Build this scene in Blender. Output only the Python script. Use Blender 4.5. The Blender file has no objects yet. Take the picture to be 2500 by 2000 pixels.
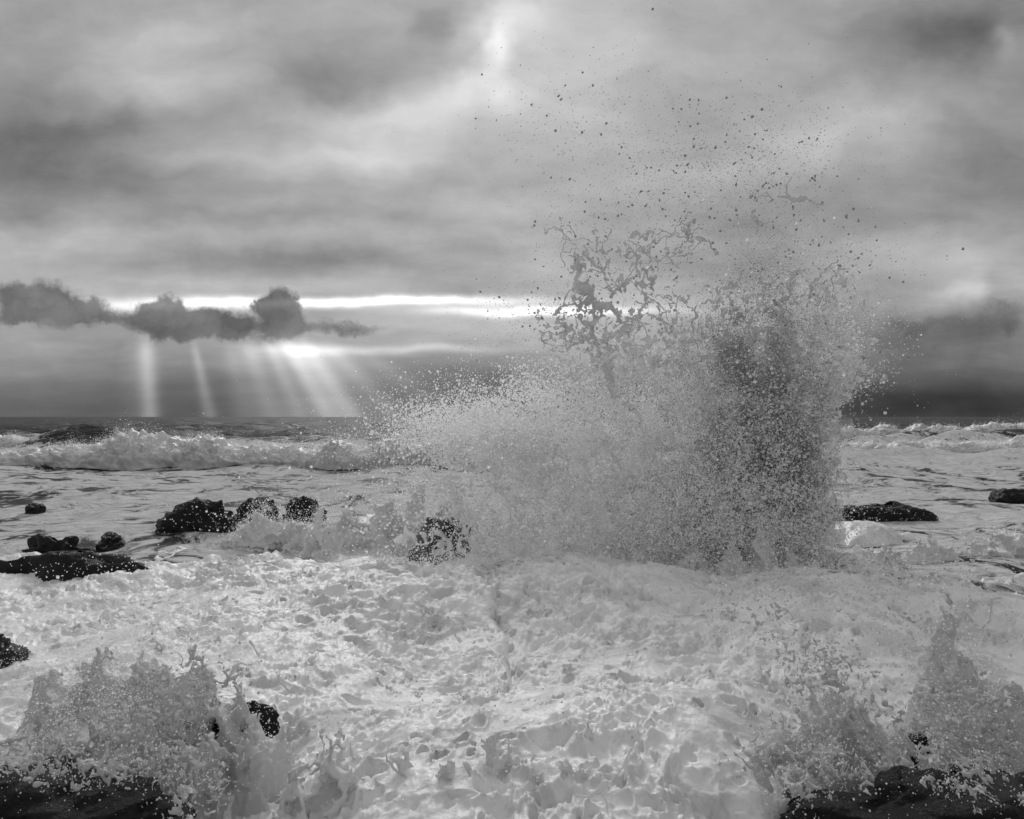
import bpy, math, random, time
import numpy as np
import openvdb as vdb
T0 = time.time()
sc = bpy.context.scene
COL = sc.collection
rng = np.random.default_rng(7)
random.seed(7)

# ------------------------------------------------------------------ camera
F = 1785.0                      # focal length in photograph pixels (2500 wide)
CX, HY = 1250.0, 1018.0         # image centre column, horizon row
EYE = 2.5                       # camera height above the sea
cam = bpy.data.cameras.new('camera')
cam.sensor_width = 36.0
cam.lens = 36.0 * F / 2500.0
cam.shift_y = (HY - 1000.0) / 2500.0
cam.clip_start = 0.05
cam.clip_end = 90000.0
camo = bpy.data.objects.new('camera', cam)
camo.location = (0, 0, EYE)
camo.rotation_euler = (math.radians(90), 0, 0)
COL.objects.link(camo)
sc.camera = camo

def at(px, py, Y):
    """photograph pixel at depth Y -> world point"""
    return ((px - CX) / F * Y, Y, EYE - (py - HY) / F * Y)
def ground_y(py, z=0.0):
    return (EYE - z) * F / (py - HY)

# ------------------------------------------------------------------ node helper
class S:
    """a socket with arithmetic"""
    nt = None
    def __init__(self, s): self.s = s
    @staticmethod
    def m(op, a, b=None, c=None, clamp=False):
        n = S.nt.nodes.new('ShaderNodeMath'); n.operation = op; n.use_clamp = clamp
        for i, v in enumerate((a, b, c)):
            if v is None: continue
            if isinstance(v, S): S.nt.links.new(v.s, n.inputs[i])
            else: n.inputs[i].default_value = float(v)
        return S(n.outputs[0])
    def __add__(a, b): return S.m('ADD', a, b)
    __radd__ = __add__
    def __sub__(a, b): return S.m('SUBTRACT', a, b)
    def __rsub__(a, b): return S.m('SUBTRACT', b, a)
    def __mul__(a, b): return S.m('MULTIPLY', a, b)
    __rmul__ = __mul__
    def __truediv__(a, b): return S.m('DIVIDE', a, b)
    def __rtruediv__(a, b): return S.m('DIVIDE', b, a)
def vec(x, y, z=0.0):
    n = S.nt.nodes.new('ShaderNodeCombineXYZ')
    for i, v in enumerate((x, y, z)):
        if isinstance(v, S): S.nt.links.new(v.s, n.inputs[i])
        else: n.inputs[i].default_value = float(v)
    return S(n.outputs[0])
def sep(v):
    n = S.nt.nodes.new('ShaderNodeSeparateXYZ'); S.nt.links.new(v.s, n.inputs[0])
    return [S(o) for o in n.outputs]
def vmath(op, a, b=None, c=None):
    n = S.nt.nodes.new('ShaderNodeVectorMath'); n.operation = op
    for i, v in enumerate((a, b, c)):
        if v is None: continue
        if isinstance(v, S): S.nt.links.new(v.s, n.inputs[i])
        else: n.inputs[i].default_value = v
    return S(n.outputs['Value'] if op in ('DOT_PRODUCT', 'LENGTH') else n.outputs['Vector'])
def noise(v, scale, detail=4, rough=.5, dist=0.0, dims='3D', color=False):
    n = S.nt.nodes.new('ShaderNodeTexNoise'); n.noise_dimensions = dims
    if v is not None: S.nt.links.new(v.s, n.inputs['Vector'])
    n.inputs['Scale'].default_value = scale; n.inputs['Detail'].default_value = detail
    n.inputs['Roughness'].default_value = rough; n.inputs['Distortion'].default_value = dist
    return S(n.outputs['Color'] if color else n.outputs[0])
def smooth(v, lo, hi, a=0.0, b=1.0):
    n = S.nt.nodes.new('ShaderNodeMapRange'); n.interpolation_type = 'SMOOTHSTEP'
    S.nt.links.new(v.s, n.inputs[0])
    for i, x in enumerate((lo, hi, a, b)):
        if isinstance(x, S): S.nt.links.new(x.s, n.inputs[i + 1])
        else: n.inputs[i + 1].default_value = x
    return S(n.outputs[0])
def mixv(f, a, b):
    return S.m('MULTIPLY_ADD', f, b - a if isinstance(b, S) or isinstance(a, S) else b - a, a)

# ------------------------------------------------------------------ world: overcast sky
SUN_AZ, SUN_EL = math.radians(-6), math.radians(40)     # azimuth from +Y to +X
world = bpy.data.worlds.new('World'); sc.world = world; world.use_nodes = True
nt = S.nt = world.node_tree
nt.nodes.clear()
out = nt.nodes.new('ShaderNodeOutputWorld')
bg = nt.nodes.new('ShaderNodeBackground'); bg.inputs['Strength'].default_value = 0.1
nt.links.new(bg.outputs[0], out.inputs[0])
skyn = nt.nodes.new('ShaderNodeTexSky'); skyn.sky_type = 'NISHITA'; skyn.sun_disc = False
skyn.sun_elevation = SUN_EL; skyn.sun_rotation = SUN_AZ
bw = nt.nodes.new('ShaderNodeRGBToBW'); nt.links.new(skyn.outputs[0], bw.inputs[0])
clear = S(bw.outputs[0])
tc = nt.nodes.new('ShaderNodeTexCoord')
D = S(tc.outputs['Generated'])
dx, dy, dz = sep(D)
ay = S.m('MAXIMUM', S.m('ABSOLUTE', dy), 0.12)
front = smooth(dy, -0.05, 0.25)
zc = S.m('MAXIMUM', dz, 0.0)
u0 = dx / ay; v0 = zc / ay
# cloud deck seen in perspective
den = 1.0 / (zc + 0.16)
deck = vec(dx * den * 0.62, dy * den * 0.95, 0.0)
big = noise(deck, 0.95, 7, .58, .15)
fine = noise(deck, 3.0, 6, .60, .12)
uv = vec(u0, v0)
wv = noise(uv, 5.0, 4, .55, color=True)
uvw = vmath('MULTIPLY_ADD', vmath('SUBTRACT', wv, (.5, .5, .5)), (.20, .12, 0), uv)
wv2 = noise(uv, 16.0, 6, .66, color=True)
uvf = vmath('MULTIPLY_ADD', vmath('SUBTRACT', wv2, (.5, .5, .5)), (.075, .055, 0), uv)

def blob(coord, px, py, rx, ry, amp, acc, ang=0.0):
    u, v = (px - CX) / F, (HY - py) / F
    c = vmath('SUBTRACT', coord, (u, v, 0))
    if ang:
        r = S.nt.nodes.new('ShaderNodeVectorRotate'); r.rotation_type = 'Z_AXIS'
        S.nt.links.new(c.s, r.inputs['Vector']); r.inputs['Angle'].default_value = ang
        c = S(r.outputs[0])
    c = vmath('MULTIPLY', c, (F / rx, F / ry, 0))
    d = vmath('DOT_PRODUCT', c, c)
    e = S.m('POWER', 0.3679, d)
    return S.m('MULTIPLY_ADD', e, amp, acc)

acc = S.m('ADD', 0.0, 0.0)
for b in [(1230, 40, 110, 130, .13), (1205, 135, 42, 65, .20), (1140, 235, 120, 50, .18), (980, 300, 220, 60, .14), (1400, 60, 260, 160, .10),
          (900, 395, 160, 40, .10), (800, 165, 110, 60, -.10), (330, 90, 140, 70, .09), (400, 190, 130, 50, .08),
          (1080, 60, 60, 70, -.12), (30, 330, 260, 120, -.14), (150, 420, 300, 80, -.07), (80, 500, 160, 40, -.06), (560, 390, 380, 34, .05),
          (500, 480, 500, 40, -.03), (620, 590, 420, 25, .05), (700, 650, 700, 30, -.05), (1300, 500, 500, 260, .05),
          (2060, 320, 160, 70, .12), (2350, 90, 260, 110, -.13), (2480, 110, 40, 60, .16), (2000, 190, 330, 40, -.05),
          (2450, 420, 200, 120, -.09), (2250, 480, 300, 60, -.03), (2300, 560, 330, 40, -.06), (2150, 640, 300, 40, .02),
          (2380, 720, 90, 25, .15), (2300, 740, 200, 50, .05), (2350, 800, 300, 60, -.20), (30, 40, 300, 120, -.05), (2480, 20, 260, 160, -.07), (2050, 90, 260, 60, -.04), (700, 540, 600, 22, -.05), (300, 300, 240, 40, -.05), (2450, 700, 40, 40, -.07), (2250, 960, 500, 70, -.16)]:
    acc = blob(uvw, *b, acc)
low = S.m('POWER', 0.3679, v0 * v0 * 130.0)
val = acc * front + 0.645 + ((big - .5) * 0.40 + (fine - .5) * 0.16) * (1.0 - low * 0.8) + (noise(vmath('MULTIPLY', uvw, (1.0, 1.9, 1.0)), 3.6, 7, .60) - .5) * 0.34 * (1.0 - low * 0.55)
# towards the horizon away from the gap the deck is darker
val = val - low * 0.27
# bright slit between the deck and the bank of low cloud
uvs = vmath('MULTIPLY_ADD', vmath('SUBTRACT', noise(uv, 6.0, 5, .55, color=True), (.5, .5, .5)), (.06, .030, 0), uv)
sl = S.m('ADD', 0.0, 0.0)
for b in [(960, 738, 330, 11, .9), (1330, 762, 260, 11, .8), (600, 742, 190, 13, .7), (330, 740, 170, 18, .50), (600, 700, 330, 30, .14),
          (1000, 852, 240, 11, .28), (740, 852, 110, 16, .24), (1080, 800, 260, 60, .22), (700, 865, 160, 30, .18), (60, 860, 150, 45, .13), (1500, 850, 200, 90, .15)]:
    sl = blob(uvs, *b, sl)
val = val + sl * front * 0.62
# low dark cumulus in front of the slit
cu = S.m('ADD', 0.0, 0.0)
for b in [(70, 725, 95, 50, 1.1), (190, 765, 90, 40, 1.0), (60, 775, 80, 30, .7), (290, 785, 50, 18, .4), (395, 775, 60, 48, 1.1), (470, 800, 90, 42, 1.1), (390, 745, 40, 22, .6), (560, 805, 60, 34, .9),
          (680, 735, 48, 42, 1.0), (690, 790, 70, 48, .7), (620, 745, 26, 14, .5), (880, 800, 90, 26, .42), (800, 800, 120, 30, .35),
          (2440, 745, 60, 40, .5), (2350, 805, 200, 40, .62), (2200, 790, 90, 22, .35)]:
    cu = blob(uvf, *b, cu)
cum = smooth(cu * front + (noise(uv, 26.0, 6, .66) - .5) * 0.60, 0.30, 0.76)
cuval = S.m('MULTIPLY_ADD', noise(uvf, 11.0, 6, .6), 0.55, 0.13)
val = mixv(cum * 0.86, val, cuval)
# shafts of light falling from the gap to the sea
ray = S.m('ADD', 0.0, 0.0)
for (xa, ya, xb, yb, w0, w1, amp) in [(356, 815, 367, 1018, 21, 24, .20), (330, 815, 332, 1018, 25, 40, .04), (473, 835, 513, 1018, 9, 20, .13), (690, 820, 800, 1018, 20, 32, .20), (730, 820, 860, 1018, 26, 40, .22), (650, 825, 735, 1018, 14, 30, .12),
                                      (600, 830, 665, 1018, 22, 40, .12), (560, 840, 600, 1018, 16, 36, .07), (790, 830, 960, 1018, 26, 50, .12), (880, 850, 1090, 1018, 30, 60, .06), (710, 830, 790, 1018, 110, 150, .07)]:
    ua, va, ub, vb = (xa - CX) / F, (HY - ya) / F, (xb - CX) / F, (HY - yb) / F
    t = S.m('DIVIDE', va - v0, va - vb)                # 0 at the top, 1 at the sea
    xc = S.m('MULTIPLY_ADD', t, ub - ua, ua)
    w = S.m('MULTIPLY_ADD', t, (w1 - w0) / F, w0 / F)
    d = (u0 - xc) / w
    e = S.m('POWER', 0.3679, d * d)
    ray = S.m('MULTIPLY_ADD', e * smooth(t, -0.12, 0.25), amp, ray)
val = val + ray * front
val = S.m('MAXIMUM', S.m('MINIMUM', val, 1.06), 0.08)
lin = S.m('POWER', val, 2.2) * 10.0
# thin spots of the deck let a little of the clear sky through
total = mixv(smooth(big, .62, .9, 0.0, .12), lin, clear)
# below the horizon: what the sea gives back
total = mixv(smooth(dz, -0.012, -0.002), 0.9, total)
nt.links.new(total.s, bg.inputs['Color'])
world.cycles.sampling_method = 'MANUAL'
world.cycles.sample_map_resolution = 512

sun = bpy.data.lights.new('sun', 'SUN'); sun.energy = 1.5; sun.angle = math.radians(22); sun.color = (1, 1, 1)
suno = bpy.data.objects.new('sun', sun); COL.objects.link(suno)
suno.rotation_euler = (math.pi / 2 - SUN_EL, 0, math.pi - SUN_AZ)

sc.view_settings.view_transform = 'Standard'; sc.view_settings.look = 'None'
sc.view_settings.exposure = 0.0; sc.view_settings.gamma = 1.0
cy = sc.cycles
cy.use_denoising = True; cy.denoiser = 'OPENIMAGEDENOISE'; cy.denoising_input_passes = 'RGB_ALBEDO_NORMAL'
cy.use_adaptive_sampling = True; cy.adaptive_threshold = 0.02
cy.max_bounces = 14; cy.diffuse_bounces = 12; cy.glossy_bounces = 2; cy.transmission_bounces = 4; cy.transparent_max_bounces = 8
cy.volume_bounces = 4; cy.volume_step_rate = 2.0; cy.volume_max_steps = 24
cy.caustics_reflective = False; cy.caustics_refractive = False

# ------------------------------------------------------------------ materials
def new_mat(name):
    m = bpy.data.materials.new(name); m.use_nodes = True
    m.node_tree.nodes.clear(); S.nt = m.node_tree
    o = m.node_tree.nodes.new('ShaderNodeOutputMaterial')
    return m, o
def node(kind, **kw):
    n = S.nt.nodes.new(kind)
    for k, v in kw.items():
        s = n.inputs[k.replace('_', ' ')]
        if isinstance(v, S): S.nt.links.new(v.s, s)
        else: s.default_value = v
    return n
def grey(v): return (v, v, v, 1)
def position():
    return S(S.nt.nodes.new('ShaderNodeNewGeometry').outputs['Position'])
def bump(h, strength, dist, normal=None):
    n = node('ShaderNodeBump', Strength=strength, Distance=dist, Height=h)
    if normal is not None: S.nt.links.new(normal.s, n.inputs['Normal'])
    return S(n.outputs[0])
def mix_shader(f, a, b):
    n = S.nt.nodes.new('ShaderNodeMixShader')
    if isinstance(f, S): S.nt.links.new(f.s, n.inputs[0])
    else: n.inputs[0].default_value = f
    S.nt.links.new(a.outputs[0], n.inputs[1]); S.nt.links.new(b.outputs[0], n.inputs[2])
    return n

def foam_material(name, alb=0.88, bump_d=0.012, scale=22.0, trans=0.06, mottle=False):
    m, o = new_mat(name)
    P = position()
    n1 = noise(P, scale, 4, .6)
    if mottle:
        x_, y_, z_ = sep(P)
        n2 = noise(vec(x_ * .75 + y_ * .25, y_, z_ * .5), 1.5, 6, .62, 1.2)
        col = smooth(n2, .36, .58, alb - .20, alb + .04)
    else:
        n2 = noise(P, 2.2, 3, .5)
        col = S.m('MULTIPLY_ADD', n2, 0.16, alb - 0.10)
    if mottle:
        vo = S.nt.nodes.new('ShaderNodeTexVoronoi'); vo.feature = 'SMOOTH_F1'; vo.inputs['Scale'].default_value = 15.0; vo.inputs['Smoothness'].default_value = .35
        S.nt.links.new(vmath('MULTIPLY_ADD', noise(P, 6.0, 3, .6, color=True), (.14, .14, .14), P).s, vo.inputs['Vector'])
        n1 = n1 * .7 + S(vo.outputs['Distance']) * 1.3 * n2
        bump_d = .016
    nb = bump(n1, .8, bump_d)
    pr = node('ShaderNodeBsdfPrincipled', Base_Color=col, Roughness=.34, IOR=1.33, Normal=nb)
    pr.inputs['Specular IOR Level'].default_value = .4
    tr = node('ShaderNodeBsdfTranslucent', Color=grey(alb), Normal=nb)
    mx = mix_shader(trans, pr, tr)
    S.nt.links.new(mx.outputs[0], o.inputs[0])
    return m
M_FOAM = foam_material('white sea foam', mottle=True)
M_SURF = foam_material('breaking surf', .74)
M_FROTH = foam_material('thrown foam', .80, .008, 34.0, .15)
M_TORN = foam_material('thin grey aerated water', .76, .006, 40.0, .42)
M_CLUMP = foam_material('airborne foam', .97, .006, 40.0, .48)
M_WEB = foam_material('thrown water', .84, .004, 50.0, .42)

def drop_material(name, alb, trans):
    m, o = new_mat(name)
    pr = node('ShaderNodeBsdfDiffuse', Color=grey(alb))
    tr = node('ShaderNodeBsdfTranslucent', Color=grey(alb))
    mx = mix_shader(trans, pr, tr)
    S.nt.links.new(mx.outputs[0], o.inputs[0])
    return m
M_SPRAY = drop_material('white spray', .98, .62)
_t = M_WEB.node_tree; S.nt = _t
_o = [n for n in _t.nodes if n.type == 'OUTPUT_MATERIAL'][0]; _s = _o.inputs[0].links[0].from_node
S.nt.links.new(mix_shader(.10, _s, node('ShaderNodeBsdfTransparent')).outputs[0], _o.inputs[0])
M_DROP = drop_material('water drops', .62, .30)
M_CLEAR = drop_material('clear water spray', .40, .25)

m, o = new_mat('sea water and foam lace')
P = position(); px_, py_, pz_ = sep(P)
att = S.nt.nodes.new('ShaderNodeAttribute'); att.attribute_name = 'foam'
fa = S(att.outputs['Fac'])
q = vec(px_, py_ * 1.0, 0)
w1 = noise(q, .35, 3, .5, color=True)
qw = vmath('MULTIPLY_ADD', vmath('SUBTRACT', w1, (.5, .5, .5)), (3.0, 3.0, 0), q)
lace = noise(qw, .55, 7, .60, .6)
lace2 = noise(qw, 2.6, 5, .62, .8)
lv = fa + (lace - .5) * 1.5 + (lace2 - .5) * .95
fm = smooth(lv, .42, .62)
rip = noise(vec(px_, py_ * 1.0, 0), 1.6, 6, .62)
rip2 = noise(vec(px_ * .25, py_ * .9, 0), .35, 5, .6)
nb = bump(rip2 * 3.0 + rip * .6, .9, .35)
wa = node('ShaderNodeBsdfPrincipled', Base_Color=grey(.022), Roughness=.40, IOR=1.33, Normal=nb)
wa.inputs['Specular IOR Level'].default_value = .10
fnb = bump(lace2 + lace * .5, .9, .22)
fo = node('ShaderNodeBsdfDiffuse', Color=S.m('MULTIPLY_ADD', lace2, .40, .38), Normal=fnb)
mx = mix_shader(fm * .96, wa, fo)
S.nt.links.new(mx.outputs[0], o.inputs[0])
M_SEA = m

m, o = new_mat('wet black rock')
P = position()
n1 = noise(P, 9.0, 8, .65); n2 = noise(P, 40.0, 4, .6)
nb = bump(n1 + n2 * .4, .9, .06)
col = S.m('MULTIPLY_ADD', S.m('POWER', n1, 2.0), .05, .006)
pr = node('ShaderNodeBsdfPrincipled', Base_Color=col, Roughness=S.m('MULTIPLY_ADD', n2, .4, .2), IOR=1.4, Normal=nb)
pr.inputs['Specular IOR Level'].default_value = .28
S.nt.links.new(pr.outputs[0], o.inputs[0])
M_ROCK = m

m, o = new_mat('dark water stand-in')  # grey of the dark water hollow, worn by its added stand-in shape
P = position()
n1 = noise(vmath('MULTIPLY', P, (1.0, 1.0, .35)), 5.0, 5, .6)
pr = node('ShaderNodeBsdfPrincipled', Base_Color=smooth(n1, .35, .7, .05, .24), Roughness=.3, IOR=1.33, Normal=bump(n1, .6, .05))
S.nt.links.new(pr.outputs[0], o.inputs[0])
M_HOLLOW = m

# ------------------------------------------------------------------ numpy noise: tileable random fields
def grf(n, dim, kmin, kmax, power, seed):
    r = np.random.default_rng(seed)
    w = r.standard_normal((n,) * dim).astype(np.float32)
    f = np.fft.rfftn(w)
    ks = [np.fft.fftfreq(n, 1.0 / n)] * (dim - 1) + [np.fft.rfftfreq(n, 1.0 / n)]
    k = np.sqrt(sum(g * g for g in np.meshgrid(*ks, indexing='ij', sparse=True)))
    with np.errstate(divide='ignore'):
        amp = np.where((k >= kmin) & (k <= kmax), np.maximum(k, 1e-6) ** (-power), 0)
    a = np.fft.irfftn(f * amp, s=(n,) * dim, axes=range(dim)).astype(np.float32)
    return a / a.std()
T3 = [grf(96, 3, 5, 9, 0.0, s) for s in (1, 2, 3)]             # one octave, about 7 waves a tile
T3F = [grf(96, 3, 4, 22, 1.7, s) for s in (11, 12)]            # several octaves
T2 = [grf(512, 2, 10, 20, 0.0, s) for s in (21, 22, 23, 24)]   # about 15 waves a tile
T2F = [grf(512, 2, 5, 90, 1.6, s) for s in (31, 32)]
def s3(t, x, y, z, L):
    """sample a tile so that the base wavelength is about L metres"""
    n = t.shape[0]; k = n / (7.0 * L)
    out = []
    fx = (x * k).astype(np.float32); fy = (y * k).astype(np.float32); fz = (z * k).astype(np.float32)
    ix = np.floor(fx).astype(np.int32); iy = np.floor(fy).astype(np.int32); iz = np.floor(fz).astype(np.int32)
    fx = fx - ix; fy = fy - iy; fz = fz - iz
    x0 = np.mod(ix, n); x1 = np.mod(ix + 1, n); y0 = np.mod(iy, n); y1 = np.mod(iy + 1, n); z0 = np.mod(iz, n); z1 = np.mod(iz + 1, n)
    c00 = t[x0, y0, z0] * (1 - fx) + t[x1, y0, z0] * fx
    c10 = t[x0, y1, z0] * (1 - fx) + t[x1, y1, z0] * fx
    c01 = t[x0, y0, z1] * (1 - fx) + t[x1, y0, z1] * fx
    c11 = t[x0, y1, z1] * (1 - fx) + t[x1, y1, z1] * fx
    return (c00 * (1 - fy) + c10 * fy) * (1 - fz) + (c01 * (1 - fy) + c11 * fy) * fz
def s2(t, x, y, L, waves=15.0):
    n = t.shape[0]; k = n / (waves * L)
    fx = x * k; fy = y * k
    ix = np.floor(fx).astype(np.int64); iy = np.floor(fy).astype(np.int64)
    fx = fx - ix; fy = fy - iy
    x0 = np.mod(ix, n); x1 = np.mod(ix + 1, n); y0 = np.mod(iy, n); y1 = np.mod(iy + 1, n)
    return (t[x0, y0] * (1 - fx) + t[x1, y0] * fx) * (1 - fy) + (t[x0, y1] * (1 - fx) + t[x1, y1] * fx) * fy
def sstep(x, a, b):
    t = np.clip((x - a) / (b - a), 0, 1); return t * t * (3 - 2 * t)
def hash2(i, j, k):
    v = np.sin(i * 127.1 + j * 311.7 + k * 74.7) * 43758.5453
    return v - np.floor(v)
def pits(x, y, cell, prob, rmin, rmax, seed, deep=1.7):
    """rounded steep holes with a soft raised rim"""
    gx = x / cell; gy = y / cell
    ix = np.floor(gx); iy = np.floor(gy)
    h = np.zeros_like(x); hole = np.zeros(x.shape, bool)
    for a in (-1, 0, 1):
        for b in (-1, 0, 1):
            i, j = ix + a, iy + b
            cx = (i + hash2(i, j, seed)) * cell; cyy = (j + hash2(i, j, seed + 1)) * cell
            r = rmin + (rmax - rmin) * hash2(i, j, seed + 2) ** 1.6
            on = hash2(i, j, seed + 3) < prob
            th = hash2(i, j, seed + 4) * 6.28; e = 0.6 + .5 * hash2(i, j, seed + 5)
            ddx, ddy = x - cx, y - cyy
            rx = ddx * np.cos(th) + ddy * np.sin(th); ry = (-ddx * np.sin(th) + ddy * np.cos(th)) * e
            d2 = (rx * rx + ry * ry) / (r * r)
            dp = deep * (.5 + .8 * hash2(i, j, seed + 6))
            h += np.where(on, (-dp * np.exp(-d2 * d2 * d2 * 1.2) + .35 * np.exp(-(np.sqrt(d2) - 1.3) ** 2 * 5)) * r, 0)
            hole |= on & (d2 < .5) & (hash2(i, j, seed + 7) < .30)
    return h, hole

# ------------------------------------------------------------------ mesh helpers
def mesh_obj(name, verts, faces, mat, parent=None, smooth_=True, attrs=None):
    me = bpy.data.meshes.new(name)
    verts = np.ascontiguousarray(verts, np.float32); faces = np.ascontiguousarray(faces, np.int32)
    nv, nf, k = len(verts), len(faces), faces.shape[1]
    me.vertices.add(nv); me.vertices.foreach_set('co', verts.ravel())
    me.loops.add(nf * k); me.loops.foreach_set('vertex_index', faces.ravel())
    me.polygons.add(nf); me.polygons.foreach_set('loop_start', np.arange(0, nf * k, k, dtype=np.int32))
    if smooth_: me.polygons.foreach_set('use_smooth', np.ones(nf, bool))
    for an, av in (attrs or {}).items():
        a = me.attributes.new(an, 'FLOAT', 'POINT'); a.data.foreach_set('value', np.ascontiguousarray(av, np.float32))
    me.update(calc_edges=True)
    me.materials.append(mat)
    o = bpy.data.objects.new(name, me); COL.objects.link(o)
    if parent is not None: o.parent = parent
    return o
TRIS = [0]
def grid_faces(nr, nc):
    i = np.arange((nr - 1) * (nc - 1)); r, c = i // (nc - 1), i % (nc - 1)
    a = r * nc + c
    return np.stack([a, a + 1, a + nc + 1, a + nc], 1)
def tag(o, label=None, cat=None, group=None, kind=None):
    if label: o['label'] = label
    if cat: o['category'] = cat
    if group: o['group'] = group
    if kind: o['kind'] = kind
    return o
def empty(name, loc=(0, 0, 0)):
    o = bpy.data.objects.new(name, None); COL.objects.link(o); o.location = loc
    o.empty_display_size = .2
    return o
def local(o, parent):
    """parent a mesh built in world coordinates under an Empty that stands at the thing's base"""
    o.parent = parent
    L = parent.location
    if hasattr(o.data, 'vertices') and len(o.data.vertices):
        n = len(o.data.vertices); a = np.empty(n * 3, np.float32)
        o.data.vertices.foreach_get('co', a); a = a.reshape(-1, 3) - np.array(L, np.float32)
        o.data.vertices.foreach_set('co', a.ravel()); o.data.update()
    return o
def iso(fn, lo, hi, h, tile=None):
    """surface where fn(x,y,z) = 0 (inside > 0) over a box of cells of size h"""
    lo = np.array(lo, np.float32); hi = np.array(hi, np.float32)
    n = np.maximum(np.ceil((hi - lo) / h).astype(int) + 1, 4)
    ax = [(lo[i] + np.arange(n[i], dtype=np.float32) * h) for i in range(3)]
    A = np.empty(tuple(n), np.float32)
    step = max(1, int(1.2e6 // (n[1] * n[2])))
    for i in range(0, n[0], step):
        X, Y, Z = np.meshgrid(ax[0][i:i + step], ax[1], ax[2], indexing='ij')
        A[i:i + step] = -fn(X, Y, Z)
    A[0] = A[-1] = 1; A[:, 0] = A[:, -1] = 1; A[:, :, 0] = A[:, :, -1] = 1
    np.clip(A, -1, 1, out=A)
    g = vdb.FloatGrid(1.0); g.copyFromArray(A)
    p, q = g.convertToQuads(0.0)
    return p * h + lo, q[:, ::-1]
# a node group that turns bare vertices into a cloud of round drops
gn = bpy.data.node_groups.new('drops', 'GeometryNodeTree')
gn.interface.new_socket('Geometry', in_out='INPUT', socket_type='NodeSocketGeometry')
gn.interface.new_socket('Geometry', in_out='OUTPUT', socket_type='NodeSocketGeometry')
def drops_group(mat):
    g = gn.copy(); g.name = 'drops ' + mat.name
    i = g.nodes.new('NodeGroupInput'); o = g.nodes.new('NodeGroupOutput')
    m2p = g.nodes.new('GeometryNodeMeshToPoints')
    a = g.nodes.new('GeometryNodeInputNamedAttribute'); a.data_type = 'FLOAT'; a.inputs['Name'].default_value = 'drop_radius'
    sm = g.nodes.new('GeometryNodeSetMaterial'); sm.inputs['Material'].default_value = mat
    g.links.new(i.outputs[0], m2p.inputs['Mesh']); g.links.new(a.outputs[0], m2p.inputs['Radius'])
    g.links.new(m2p.outputs[0], sm.inputs[0]); g.links.new(sm.outputs[0], o.inputs[0])
    return g
GROUPS = {}
def cloud(name, P, R, mat, parent=None):
    me = bpy.data.meshes.new(name)
    P = np.ascontiguousarray(P, np.float32)
    me.vertices.add(len(P)); me.vertices.foreach_set('co', P.ravel())
    a = me.attributes.new('drop_radius', 'FLOAT', 'POINT'); a.data.foreach_set('value', np.ascontiguousarray(R, np.float32))
    me.materials.append(mat); me.update()
    o = bpy.data.objects.new(name, me); COL.objects.link(o)
    if mat.name not in GROUPS: GROUPS[mat.name] = drops_group(mat)
    md = o.modifiers.new('drops', 'NODES'); md.node_group = GROUPS[mat.name]
    o['kind'] = 'stuff'
    if parent is not None: local(o, parent)
    return o
def clock(s): print('[%6.1fs] %s' % (time.time() - T0, s))
clock('setup')

# ------------------------------------------------------------------ sea
def sea_height(x, y):
    r = np.sqrt(x * x + y * y)
    wx = x + 6 * s2(T2[0], x, y, 40.0); wy = y + 4 * s2(T2[1], x, y, 30.0)
    sw = s2(T2[2], wx * .35, wy, 16.0)
    ch = s2(T2F[0], x * .7, y, 6.0, 12.0)
    far = sstep(r, 26, 60)
    amp = .09 + .28 * far
    z = amp * sw + (.08 + .08 * far) * ch
    return z - 0.06 - .25 * (1 - sstep(r, 11, 15))
rows = np.concatenate([np.geomspace(2.4, 16, 50)[:-1], np.geomspace(16, 220, 290)[:-1], np.geomspace(220, 60000, 90)])
th = np.radians(np.linspace(-58, 58, 380))
RR, TT = np.meshgrid(rows, th, indexing='ij')
X = (RR * np.sin(TT)).ravel(); Y = (RR * np.cos(TT)).ravel()
Z = sea_height(X, Y) * np.where(X * X + Y * Y > 1500 ** 2, 0.6, 1.0)
def gauss(x, y, cx, cyy, sx, sy): return np.exp(-((x - cx) / sx) ** 2 - ((y - cyy) / sy) ** 2)
# unbroken swells offshore
swell = 1.55 * gauss(X, Y, *at(240, 0, 62)[:2], 5.5, 3.2) + .9 * gauss(X, Y, *at(40, 0, 66)[:2], 5, 3) + .7 * gauss(X, Y, *at(600, 0, 62)[:2], 7, 3)
Z = Z + swell
r_ = np.sqrt(X * X + Y * Y)
foam_a = np.interp(r_, [0, 10, 12.5, 17, 40, 58, 75, 120, 200, 60000], [.12, .12, .56, .66, .61, .53, .43, .27, .10, 0.02])
az = np.arctan2(X, Y)
foam_a += .30 * sstep(az, .30, .45) * sstep(r_, 40, 52) * (1 - sstep(r_, 82, 92))
foam_a -= .35 * sstep(az, .30, .45) * sstep(r_, 90, 100)
foam_a -= .40 * gauss(X, Y, *at(250, 0, 59)[:2], 5.0, 3.5)
foam_a += .25 * gauss(X, Y, *at(620, 0, 60)[:2], 7, 6) + .25 * gauss(X, Y, *at(30, 0, 58)[:2], 3.5, 5)
sea = mesh_obj('sea', np.stack([X, Y, Z], 1), grid_faces(len(rows), len(th)), M_SEA, attrs={'foam': foam_a})
tag(sea, 'dark grey rough sea streaked with white foam out to the horizon', None, None, 'structure')
clock('sea')

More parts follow.
